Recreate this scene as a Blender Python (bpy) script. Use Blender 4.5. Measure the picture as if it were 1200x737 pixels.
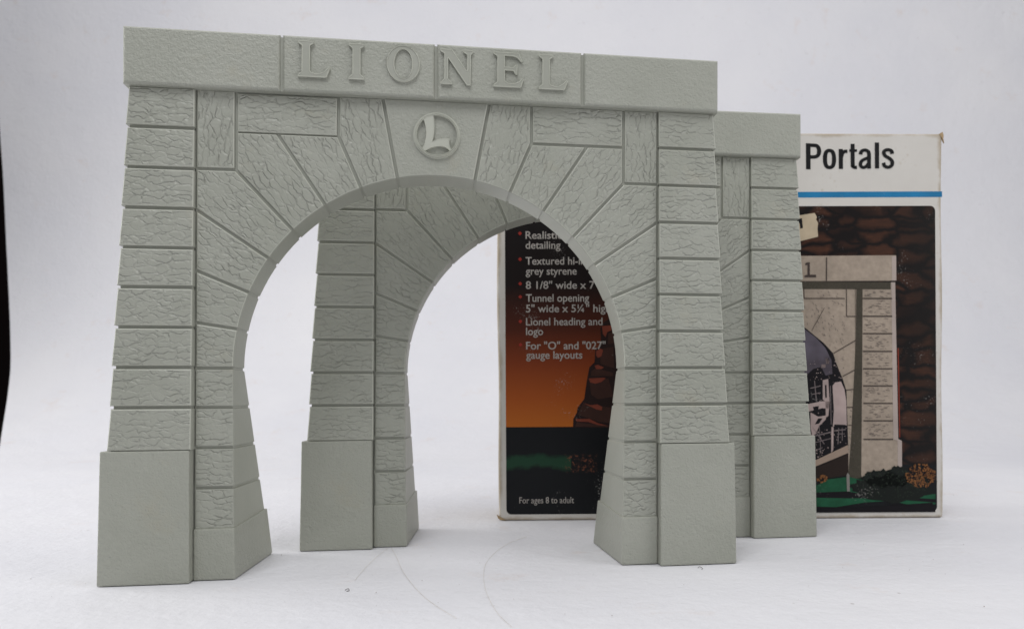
import bpy, bmesh, math, random
from mathutils import Vector, Matrix
random.seed(7)
for o in list(bpy.data.objects): bpy.data.objects.remove(o)
S = bpy.context.scene
COL = S.collection
MM = 0.001

# ---------------------------------------------------------------- camera
cam_d = bpy.data.cameras.new('camera')
cam = bpy.data.objects.new('camera', cam_d); COL.objects.link(cam); S.camera = cam
cam_d.sensor_fit = 'HORIZONTAL'; cam_d.sensor_width = 36.0
cam_d.lens = 880.22/1200*36
cam_d.shift_x = (600-652.70)/1200
cam_d.shift_y = (465.76-368.5)/1200
cam_d.clip_start = 0.01; cam_d.clip_end = 20
cam.matrix_world = (Matrix.Translation((0, 0, 0.06115)) @ Matrix.Rotation(math.radians(90)+0.0021, 4, 'X')
                    @ Matrix.Rotation(-0.0054, 4, 'Z'))
cam_d.dof.use_dof = True; cam_d.dof.focus_distance = 0.268; cam_d.dof.aperture_fstop = 24

# ---------------------------------------------------------------- soft light of the photo tent, plus an added fill
W = bpy.data.worlds.new('World'); S.world = W; W.use_nodes = True
bg = W.node_tree.nodes['Background']
bg.inputs['Color'].default_value = (0.93, 0.95, 1.0, 1); bg.inputs['Strength'].default_value = 0.255

def area(name, loc, target, sx, sy, watts, col):
    d = bpy.data.lights.new(name, 'AREA'); d.shape = 'RECTANGLE'; d.size = sx; d.size_y = sy
    d.energy = watts; d.color = col
    o = bpy.data.objects.new(name, d); COL.objects.link(o); o.location = loc
    o.rotation_euler = (Vector(target)-Vector(loc)).to_track_quat('-Z', 'Y').to_euler()
    return o
area('softbox_overhead', (0.0, 0.35, 1.20), (0.0, 0.55, 0), 2.2, 1.2, 10.8, (1.0, 0.985, 0.97))
area('softbox_front', (-0.16, -0.24, 0.82), (0.02, 0.33, 0.08), 0.35, 0.35, 2.9, (0.98, 0.99, 1.0))
area('fill_right', (0.85, -0.10, 0.40), (0.15, 0.33, 0.08), 0.6, 0.6, 2.3, (1.0, 0.99, 0.98))  # added fill lamp, brightens the right half of the arches
area('softbox_left', (-0.95, 0.36, 0.22), (0.10, 0.30, 0.10), 0.5, 0.4, 5.5, (1.0, 0.99, 0.97))

S.view_settings.view_transform = 'Standard'; S.view_settings.look = 'None'
S.view_settings.gamma = 1; S.view_settings.use_curve_mapping = False
S.view_settings.exposure = 0.0
S.render.resolution_x = 1024; S.render.resolution_y = 628
S.render.engine = 'CYCLES'

# ---------------------------------------------------------------- node helpers
class NT:
    def __init__(s, name):
        s.m = bpy.data.materials.new(name); s.m.use_nodes = True
        s.t = s.m.node_tree; s.b = s.t.nodes['Principled BSDF']
    def n(s, typ, **kw):
        o = s.t.nodes.new(typ)
        for k, v in kw.items():
            if k == 'inp':
                for kk, vv in v.items():
                    if hasattr(vv, 'is_output'): s.t.links.new(vv, o.inputs[kk])
                    else: o.inputs[kk].default_value = vv
            else: setattr(o, k, v)
        return o
    def link(s, a, b): s.t.links.new(a, b)
    def math(s, op, a, b=None, c=None):
        i = {0: a}
        if b is not None: i[1] = b
        if c is not None: i[2] = c
        return s.n('ShaderNodeMath', operation=op, inp=i).outputs[0]
    def vmath(s, op, a, b=None):
        i = {0: a}
        if b is not None: i[1] = b
        return s.n('ShaderNodeVectorMath', operation=op, inp=i).outputs[0]
    def mix(s, f, a, b):
        o = s.n('ShaderNodeMix', data_type='RGBA')
        for k, v in ((0, f), (6, a), (7, b)):
            if hasattr(v, 'is_output'): s.link(v, o.inputs[k])
            else: o.inputs[k].default_value = v
        return o.outputs[2]
    def ramp(s, f, stops, interp='LINEAR'):
        o = s.n('ShaderNodeValToRGB'); o.color_ramp.interpolation = interp
        e = o.color_ramp.elements
        while len(e) < len(stops): e.new(0.5)
        for q, (p, c) in zip(e, stops):
            q.position = p; q.color = c if len(c) == 4 else (*c, 1)
        s.link(f, o.inputs[0]); return o.outputs[0]
    def noise(s, vec, scale, detail=3, rough=0.55):
        o = s.n('ShaderNodeTexNoise', inp={'Scale': scale, 'Detail': detail, 'Roughness': rough})
        s.link(vec, o.inputs['Vector']); return o
    def bump(s, h, dist, strength=1.0, normal=None):
        o = s.n('ShaderNodeBump', inp={'Distance': dist, 'Strength': strength})
        s.link(h, o.inputs['Height'])
        if normal is not None: s.link(normal, o.inputs['Normal'])
        return o.outputs[0]

def grey_base(t, tint=1.0):
    oc = t.n('ShaderNodeTexCoord').outputs['Object']
    big = t.noise(oc, 22, 4, 0.6).outputs[0]
    c = t.mix(t.ramp(big, [(0.3, (0, 0, 0)), (0.72, (1, 1, 1))]), (0.318*tint, 0.326*tint, 0.276*tint, 1), (0.374*tint, 0.380*tint, 0.330*tint, 1))
    st = t.ramp(t.noise(oc, 60, 5, 0.7).outputs[0], [(0.60, (0, 0, 0)), (0.75, (1, 1, 1))])
    c = t.mix(t.math('MULTIPLY', st, 0.45), c, (0.37*tint, 0.35*tint, 0.27*tint, 1))
    t.link(c, t.b.inputs['Base Color'])
    t.b.inputs['Roughness'].default_value = 0.42
    t.b.inputs['Specular IOR Level'].default_value = 0.5
    return oc

def fine_grain(t, oc, amt):
    a = t.noise(oc, 1500, 3, 0.6).outputs[0]
    b = t.noise(oc, 620, 3, 0.6).outputs[0]
    h = t.math('ADD', a, t.math('MULTIPLY', b, 1.4))
    return t.bump(h, 0.00011*amt, 1.0)

def mat_grey_smooth():
    t = NT('smooth grey styrene'); oc = grey_base(t)
    t.link(fine_grain(t, oc, 0.45), t.b.inputs['Normal']); return t.m
def mat_grey_stipple():
    t = NT('stippled grey styrene'); oc = grey_base(t)
    t.link(fine_grain(t, oc, 2.4), t.b.inputs['Normal']); return t.m
ROCKH = 0.00030
def mat_grey_rock():
    t = NT('rock faced grey styrene'); oc = grey_base(t)
    uv = t.n('ShaderNodeUVMap', uv_map='grain').outputs[0]     # millimetres along / across the chisel direction
    nz = t.n('ShaderNodeTexNoise', inp={'Scale': 0.38, 'Detail': 1.0, 'Roughness': 0.5, 'Vector': uv})
    w = t.vmath('MULTIPLY', t.vmath('SUBTRACT', nz.outputs['Color'], (0.5, 0.5, 0.5)), (2.6, 2.2, 0))
    def flakes(sx, sy, off):
        v = t.vmath('MULTIPLY', t.vmath('ADD', t.vmath('ADD', uv, w), off), (sx, sy, 0))
        vo = t.n('ShaderNodeTexVoronoi', voronoi_dimensions='2D', inp={'Scale': 1.0, 'Vector': v, 'Randomness': 0.9})
        ve = t.n('ShaderNodeTexVoronoi', voronoi_dimensions='2D', feature='DISTANCE_TO_EDGE', inp={'Scale': 1.0, 'Vector': v, 'Randomness': 0.9})
        sd = t.n('ShaderNodeSeparateXYZ', inp={0: t.vmath('SUBTRACT', v, vo.outputs['Position'])})
        sc = t.n('ShaderNodeSeparateColor', inp={0: vo.outputs['Color']})
        # every flake has its own level and tilt, its lower lip standing proud; a thin soft seam runs round it
        # flat flakes parted by fine grooves; the long (lying) grooves are cut deeper than the upright ones
        seam = t.n('ShaderNodeMapRange', interpolation_type='SMOOTHSTEP', inp={'Value': ve.outputs['Distance'], 'From Min': 0.0, 'From Max': 0.17, 'To Min': 1.0, 'To Max': 0.0})
        lying = t.n('ShaderNodeMapRange', interpolation_type='SMOOTHSTEP', inp={'Value': t.math('ABSOLUTE', sd.outputs[1]), 'From Min': 0.08, 'From Max': 0.30, 'To Min': 0.25, 'To Max': 1.0})
        h = t.math('ADD', t.math('MULTIPLY', sc.outputs[0], 0.22), t.math('MULTIPLY', sd.outputs[1], 0.35))
        return t.math('SUBTRACT', h, t.math('MULTIPLY', seam.outputs[0], lying.outputs[0]))
    h = flakes(0.19, 0.46, (0, 0, 0))
    v2 = t.vmath('MULTIPLY', uv, (0.10, 0.16, 0))
    big = t.n('ShaderNodeTexNoise', inp={'Scale': 1.0, 'Detail': 2.0, 'Vector': v2})
    bs = t.n('ShaderNodeSeparateColor', inp={0: big.outputs['Color']})
    h2 = flakes(0.25, 0.50, (37, 11, 0))
    sel = t.n('ShaderNodeMapRange', interpolation_type='SMOOTHSTEP', inp={'Value': bs.outputs[1], 'From Min': 0.46, 'From Max': 0.56})
    h = t.math('ADD', t.math('MULTIPLY', h, t.math('SUBTRACT', 1.0, sel.outputs[0])), t.math('MULTIPLY', t.math('MULTIPLY', h2, 0.75), sel.outputs[0]))
    # parts of every face are left smoother
    vis = t.n('ShaderNodeMapRange', interpolation_type='SMOOTHSTEP', inp={'Value': bs.outputs[0], 'From Min': 0.34, 'From Max': 0.56, 'To Min': 0.30, 'To Max': 1.15})
    h = t.math('MULTIPLY', h, vis.outputs[0])
    n1 = t.bump(h, ROCKH, 1.0)
    a = t.noise(oc, 900, 3, 0.6).outputs[0]
    t.link(t.bump(a, 0.00017, 1.0, n1), t.b.inputs['Normal']); return t.m

def mat_grey_pale():
    t = NT('pale grey styrene'); oc = grey_base(t, 1.32)  # paler tint of the same grey, so lips, arrises and emblem stand out
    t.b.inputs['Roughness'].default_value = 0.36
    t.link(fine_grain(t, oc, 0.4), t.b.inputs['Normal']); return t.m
M_SMOOTH, M_STIP, M_ROCK, M_PALE = mat_grey_smooth(), mat_grey_stipple(), mat_grey_rock(), mat_grey_pale()

def mat_plain(name, col, rough=0.6, spec=0.3, var=0.12, scale=200, coat=0.0):
    t = NT(name); oc = t.n('ShaderNodeTexCoord').outputs['Object']
    nz = t.noise(oc, scale, 4, 0.6).outputs[0]
    lo = tuple(c*(1-var) for c in col); hi = tuple(min(1, c*(1+var)) for c in col)
    t.link(t.mix(nz, (*lo, 1), (*hi, 1)), t.b.inputs['Base Color'])
    t.b.inputs['Roughness'].default_value = rough; t.b.inputs['Specular IOR Level'].default_value = spec
    if coat: t.b.inputs['Coat Weight'].default_value = coat; t.b.inputs['Coat Roughness'].default_value = 0.3
    return t.m

# ---------------------------------------------------------------- object helpers
def link(name, me, parent=None, mats=()):
    o = bpy.data.objects.new(name, me); COL.objects.link(o)
    if parent is not None: o.parent = parent
    for m in mats: me.materials.append(m)
    return o
def mesh(name, verts, faces, mi=None, smooth=False):
    me = bpy.data.meshes.new(name); me.from_pydata(verts, [], faces); me.validate(); me.update()
    if mi:
        for p, i in zip(me.polygons, mi): p.material_index = i
    if smooth:
        for p in me.polygons: p.use_smooth = True
    return me
def tag(o, label, cat, group=None, kind=None):
    if label: o['label'] = label
    if cat: o['category'] = cat
    if group: o['group'] = group
    if kind: o['kind'] = kind
    return o
def structure(o): o['kind'] = 'structure'; return o

# ---------------------------------------------------------------- setting: white paper sweep, table, dark room
def mat_paper():
    t = NT('white backdrop paper'); oc = t.n('ShaderNodeTexCoord').outputs['Object']
    big = t.noise(oc, 5, 4, 0.55).outputs[0]
    c = t.mix(t.ramp(big, [(0.3, (0, 0, 0)), (0.7, (1, 1, 1))]), (0.675, 0.675, 0.715, 1), (0.73, 0.725, 0.75, 1))
    # faint rub marks, pinkish and brown stains on the paper
    st = t.ramp(t.noise(oc, 26, 6, 0.7).outputs[0], [(0.60, (0, 0, 0)), (0.76, (1, 1, 1))])
    c = t.mix(t.math('MULTIPLY', st, 0.5), c, (0.64, 0.54, 0.49, 1))
    sv = t.vmath('MULTIPLY', oc, (90, 900, 50))
    sc = t.ramp(t.noise(sv, 1.0, 4, 0.7).outputs[0], [(0.64, (0, 0, 0)), (0.74, (1, 1, 1))])
    c = t.mix(t.math('MULTIPLY', sc, 0.35), c, (0.50, 0.48, 0.50, 1))
    sp = t.n('ShaderNodeTexVoronoi', inp={'Scale': 75.0}); t.link(oc, sp.inputs['Vector'])
    dot = t.ramp(sp.outputs['Distance'], [(0.035, (1, 1, 1)), (0.055, (0, 0, 0))])
    pick = t.ramp(sp.outputs['Color'], [(0.62, (0, 0, 0)), (0.64, (1, 1, 1))], 'CONSTANT')
    c = t.mix(t.math('MULTIPLY', t.math('MULTIPLY', dot, pick), 0.55), c, (0.30, 0.26, 0.24, 1))
    t.link(c, t.b.inputs['Base Color'])
    t.b.inputs['Roughness'].default_value = 0.62; t.b.inputs['Specular IOR Level'].default_value = 0.3
    h = t.math('ADD', t.noise(oc, 260, 4, 0.6).outputs[0], t.math('MULTIPLY', t.noise(oc, 30, 4, 0.6).outputs[0], 4.0))
    t.link(t.bump(h, 0.0006, 0.7), t.b.inputs['Normal'])
    return t.m
def build_sweep():
    prof = [(-0.9+k*0.1, 0.0) for k in range(17)]              # up to y = 0.7
    y0, R = 0.74, 0.46
    for k in range(0, 25):
        a = math.radians(k*86/24)
        prof.append((y0+R*math.sin(a), R*(1-math.cos(a))))
    ly, lz = prof[-1]; a = math.radians(86)
    for k in range(1, 16): prof.append((ly+k*0.09*math.cos(a), lz+k*0.09*math.sin(a)))
    # the left edge of the roll of paper: slightly bowed
    EDGE = [(0.0, -0.5521), (0.0009, -0.573), (0.0036, -0.5935), (0.0081, -0.6135), (0.0143, -0.633), (0.0223, -0.6521), (0.032, -0.6704), (0.0434, -0.6879), (0.0564, -0.7045), (0.071, -0.7205), (0.0871, -0.736), (0.1046, -0.7508), (0.1236, -0.7661), (0.1438, -0.7811), (0.1653, -0.7953), (0.188, -0.8089), (0.2117, -0.8216), (0.2364, -0.8333), (0.262, -0.844), (0.2883, -0.8536), (0.3153, -0.862), (0.3429, -0.8691), (0.3709, -0.8749), (0.3993, -0.8795), (0.4279, -0.8831), (0.5177, -0.8936), (0.6075, -0.9037), (0.6973, -0.9134), (0.787, -0.9231), (0.8768, -0.9328), (0.9666, -0.9425), (1.0564, -0.9522), (1.1462, -0.9618), (1.2359, -0.9668), (1.3257, -0.9716), (1.4155, -0.9765), (1.5053, -0.9813), (1.5951, -0.9861)]
    def edge(z):
        if z < 1e-5: return EDGE[0][1]
        for (a0, b0), (a1, b1) in zip(EDGE, EDGE[1:]):
            if z <= a1: return b0+(b1-b0)*(z-a0)/(a1-a0)
        return EDGE[-1][1]
    nx = 24; v = []; f = []
    for i, (y, z) in enumerate(prof):
        xl = edge(z)
        xr = 1.3
        for j in range(nx+1):
            u = j/nx; x = xl+(xr-xl)*u
            v.append((x, y+0.003*math.sin(x*5+3.1)*min(1, z*3)*max(0, min(1, (x+0.7)*4)), z))
    for i in range(len(prof)-1):
        for j in range(nx):
            a0 = i*(nx+1)+j; f.append((a0, a0+1, a0+nx+2, a0+nx+1))
    me = mesh('backdrop', v, f, smooth=True)
    o = link('backdrop', me, None, [mat_paper()]); structure(o)
    sm = o.modifiers.new('thickness', 'SOLIDIFY'); sm.thickness = 0.0004; sm.offset = -1; sm.use_rim = False
    return o
build_sweep()
def slab(name, lo, hi, mat):
    bm = bmesh.new(); bmesh.ops.create_cube(bm, size=1)
    for v in bm.verts: v.co = Vector([(lo[i]+hi[i])/2+v.co[i]*(hi[i]-lo[i]) for i in range(3)])
    me = bpy.data.meshes.new(name); bm.to_mesh(me); bm.free()
    return structure(link(name, me, None, [mat]))
slab('table', (-1.6, -1.1, -0.03), (1.7, 1.16, -0.0012), mat_plain('dark table board', (0.016, 0.012, 0.011), 0.7))
slab('dark_wall', (-2.9, 1.75, -0.9), (2.9, 1.8, 2.2), mat_plain('dark room wall', (0.010, 0.006, 0.006), 0.9, 0.1))
slab('floor', (-2.9, -1.3, -0.95), (2.9, 1.8, -0.9), mat_plain('dark room floor', (0.03, 0.025, 0.022), 0.8))

# ---------------------------------------------------------------- the portal (millimetres in its own frame)
CZ, RX, RZ = 72.4, 68.6, 68.3
ZH, ZT = 167.0, 186.2
def depth(z): return 13.6 if z >= CZ else 13.6+(CZ-z)/CZ*(43.4-13.6)
def xo(z): return 102.3+(167-z)*(4.9/122.6)
def ypier(z): return -0.75-(167-z)*(2.9/122.6)
def xback(z): return 68.6-(CZ-max(0, min(CZ, z)))/CZ*2.6
def xfront(z): return 68.6-(CZ-max(0, min(CZ, z)))/CZ*0.5
def xf(x, y, z): return ((x+0.008*z)*MM, y*MM, z*MM)
def arc(x0, x1, n=6, dr=0.0):
    """points on the arch between two x values (left negative)"""
    t0 = math.acos(max(-1, min(1, x0/RX))); t1 = math.acos(max(-1, min(1, x1/RX)))
    return [((RX+dr)*math.cos(t0+(t1-t0)*i/n), CZ+(RZ+dr)*math.sin(t0+(t1-t0)*i/n)) for i in range(n+1)]
def ccw(p):
    a = sum(p[i][0]*p[(i+1) % len(p)][1]-p[(i+1) % len(p)][0]*p[i][1] for i in range(len(p)))
    return a > 0
def inset(p, ds):
    """p counter-clockwise; ds[i] offset of the edge i -> i+1 towards the inside"""
    n = len(p); L = []
    for i in range(n):
        a = Vector(p[i]); b = Vector(p[(i+1) % n]); d = (b-a).normalized(); nrm = Vector((-d.y, d.x))
        L.append((a+nrm*ds[i], d))
    out = []
    for i in range(n):
        a, d = L[i-1]; b, e = L[i]
        cr = d.x*e.y-d.y*e.x
        if abs(cr) < 0.02: q = b.copy()
        else:
            t = ((b.x-a.x)*e.y-(b.y-a.y)*e.x)/cr; q = a+d*t
        out.append((q.x, q.y))
    return out
def prism(name, poly, gaps, yf, yb, mats, bev=0.45, grain=None, wob=0.0):
    """stone with rounded front arris: poly (x, z) counter-clockwise seen from the front"""
    n = len(poly)
    P0 = inset(poly, gaps)
    if wob:
        P0 = [(x+random.uniform(-wob, wob), z+random.uniform(-wob, wob)) for x, z in P0]
    P1 = inset(P0, [bev*0.45]*n); P2 = inset(P0, [bev]*n)
    YF = yf if callable(yf) else (lambda z: yf)
    YB = yb if callable(yb) else (lambda z: yb)
    rings = [[(x, YB(z), z) for x, z in P0], [(x, YF(z)+bev, z) for x, z in P0],
             [(x, YF(z)+bev*0.3, z) for x, z in P1], [(x, YF(z), z) for x, z in P2]]
    V = [xf(*q) for r in rings for q in r]; F = []; mi = []
    for k in range(3):
        for i in range(n):
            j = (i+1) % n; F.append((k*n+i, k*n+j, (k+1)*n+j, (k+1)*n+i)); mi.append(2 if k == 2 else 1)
    F.append(tuple(range(3*n, 4*n))); mi.append(0)
    F.append(tuple(reversed(range(0, n)))); mi.append(1)
    me = bpy.data.meshes.new(name); me.from_pydata(V, [], F)
    for p, i in zip(me.polygons, mi): p.material_index = i
    uvl = me.uv_layers.new(name='grain')
    if grain is None: grain = 0.0
    ca, sa = math.cos(grain), math.sin(grain); ox, oz = random.uniform(0, 900), random.uniform(0, 900)
    for l in me.loops:
        c = me.vertices[l.vertex_index].co/MM
        uvl.data[l.index].uv = (c.x*ca+c.z*sa+ox, -c.x*sa+c.z*ca+oz)
    for m in mats: me.materials.append(m)
    return me
def hexa(name, co, mats, bev=0.5, grain=0.0, seg=2):
    """co: 8 corners: bottom front-left, front-right, back-right, back-left, then the same on top"""
    bm = bmesh.new(); vs = [bm.verts.new(xf(*c)) for c in co]
    for f in ((0, 1, 5, 4), (1, 2, 6, 5), (2, 3, 7, 6), (3, 0, 4, 7), (4, 5, 6, 7), (3, 2, 1, 0)): bm.faces.new([vs[i] for i in f])
    bmesh.ops.recalc_face_normals(bm, faces=bm.faces)
    bmesh.ops.bevel(bm, geom=list(bm.edges), offset=bev*MM, segments=seg, profile=0.6, affect='EDGES')
    me = bpy.data.meshes.new(name)
    uvl = bm.loops.layers.uv.new('grain'); ox, oz = random.uniform(0, 900), random.uniform(0, 900)
    ca, sa = math.cos(grain), math.sin(grain)
    big = max(bm.faces, key=lambda f: -f.normal.y*f.calc_area()) 
    for f in bm.faces:
        f.material_index = 0 if f is big else 1
        for l in f.loops:
            c = l.vert.co/MM; l[uvl].uv = (c.x*ca+c.z*sa+ox, -c.x*sa+c.z*ca+oz)
    bm.to_mesh(me); bm.free()
    for m in mats: me.materials.append(m)
    return me

G = 0.50
ROCK = [M_ROCK, M_SMOOTH, M_PALE]; STIP = [M_STIP, M_SMOOTH, M_PALE]; STIP2 = [M_STIP, M_STIP, M_STIP]
def mirror(p): return [(-x, z) for x, z in reversed(p)]

LETTERS = [
 ('L', -46.8, [(0,0),(0,.6),(1.25,1.6),(1.3,10.7),(0,11.6),(0,12.2),(5.1,12.2),(5.1,11.6),(3.9,10.7),(3.8,2.3),(4.3,1.5),(5.6,1.1),(7.2,1.25),(8.8,2.1),(10.1,3.5),(10.6,3.4),(9.4,0)]),
 ('I', -29.9, [(0,0),(0,.55),(1.3,1.7),(1.3,10.6),(0,11.65),(0,12.2),(5.1,12.2),(5.1,11.65),(3.85,10.6),(3.85,1.7),(5.1,.55),(5.1,0)]),
 ('O', -17.1, None),
 ('N', 1.3, [(0.2,0),(0.2,.5),(1.5,1.8),(1.5,10.7),(0,11.65),(0,12.2),(4.0,12.2),(9.1,5.0),(9.5,5.2),(9.5,10.6),(8.0,11.6),(8.0,12.2),(11.4,12.2),(11.4,11.6),(10.6,10.6),(10.5,-.1),(9.3,-.1),(2.7,9.3),(2.7,1.8),(4.1,.5),(4.1,0)]),
 ('E', 20.0, [(0,0),(0,.6),(1.4,1.7),(1.4,10.8),(0,11.65),(0,12.2),(8.9,12.2),(10.2,9.3),(9.8,9.1),(8.4,10.6),(6.8,11.1),(3.9,11.15),(3.9,7.1),(7.0,7.1),(7.9,8.0),(8.4,8.0),(8.3,4.6),(7.8,4.6),(7.0,5.9),(3.9,6.0),(3.9,2.2),(5,1.4),(7.4,1.3),(9.1,2.1),(10.1,3.3),(10.6,3.0),(9.7,0)]),
 ('L', 36.2, [(0,0),(0,.6),(1.25,1.6),(1.3,10.7),(0,11.6),(0,12.2),(5.0,12.2),(5.0,11.6),(3.8,10.7),(3.7,2.3),(4.2,1.5),(5.5,1.1),(7.1,1.25),(8.7,2.1),(10.0,3.5),(10.5,3.4),(9.2,0)]),
]
def raised(name, polys, x0, z0, yf, h, mats, rim=0.42):
    """raised shape: outline walls, a small rounded rim, recessed by nothing; polys = list of simple outlines"""
    V = []; F = []; RF = []
    for pl in polys:
        p = [(x+x0, z+z0) for x, z in pl]
        if not ccw(p): p = p[::-1]
        n = len(p); b = len(V)
        V += [xf(x, yf+0.05, z) for x, z in inset(p, [-0.06]*n)]+[xf(x, yf-h, z) for x, z in p]
        for i in range(n):
            j = (i+1) % n; F.append((b+i, b+j, b+n+j, b+n+i))
        F.append(tuple(range(b+n, b+2*n)))
        # fine raised lip that runs round the outline
        R_ = rim*0.5; f0 = len(F)
        for i in range(n):
            a = Vector(p[i]); c = Vector(p[(i+1) % n]); d = (c-a).normalized(); nr = Vector((-d.y, d.x))
            a = a-d*R_*0.35; c = c+d*R_*0.35; b = len(V)
            for q in (a, c):
                for k in range(6):
                    t = 2*math.pi*k/6; o_ = q+nr*(R_*0.45+R_*math.cos(t)); V.append(xf(o_.x, yf-h+R_*0.35-R_*math.sin(t), o_.y))
            for k in range(6): F.append((b+k, b+6+k, b+6+(k+1) % 6, b+(k+1) % 6))
            F.append(tuple(range(b+5, b-1, -1))); F.append(tuple(range(b+6, b+12)))
        RF += list(range(f0, len(F)))
    me = mesh(name, V, F)
    for m in mats: me.materials.append(m)
    if len(mats) > 1:
        for f in RF: me.polygons[f].material_index = 1
    return me
def ring(name, cx, cz, rx, rz, ix, iz, yf, h, mats, n=48, step=0.0):
    prof = []   # (scale between inner (0) and outer (1), y)
    if step: prof += [(1+step, yf+0.05), (1+step, yf-h*0.35), (1.0, yf-h*0.40)]
    else: prof += [(1.10, yf+0.05)]
    lw = min(0.3, 0.28/max(0.1, rx-ix)); prof += [(1.0, yf-h*0.8), (1-lw*.4, yf-h), (1-lw, yf-h), (1-lw*1.3, yf-h+0.2), (lw*1.3, yf-h+0.2), (lw, yf-h), (lw*.4, yf-h), (0.0, yf-h*0.8), (-0.05, yf+0.05)]
    V = []; F = []
    for k in range(n):
        a = 2*math.pi*k/n
        for s, y in prof:
            V.append(xf(cx+(ix+(rx-ix)*s)*math.cos(a), y, cz+(iz+(rz-iz)*s)*math.sin(a)))
    m_ = len(prof)
    for k in range(n):
        for i in range(m_-1):
            a0 = k*m_+i; b0 = ((k+1) % n)*m_+i; F.append((a0, a0+1, b0+1, b0))
    me = mesh(name, V, F, smooth=False)
    for m in mats: me.materials.append(m)
    if len(mats) > 1:
        o_ = len(prof)-9
        for f, p in enumerate(me.polygons):
            if (f % (m_-1))-o_ in (0, 1, 4, 5, 6): p.material_index = 1
    return me

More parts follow.
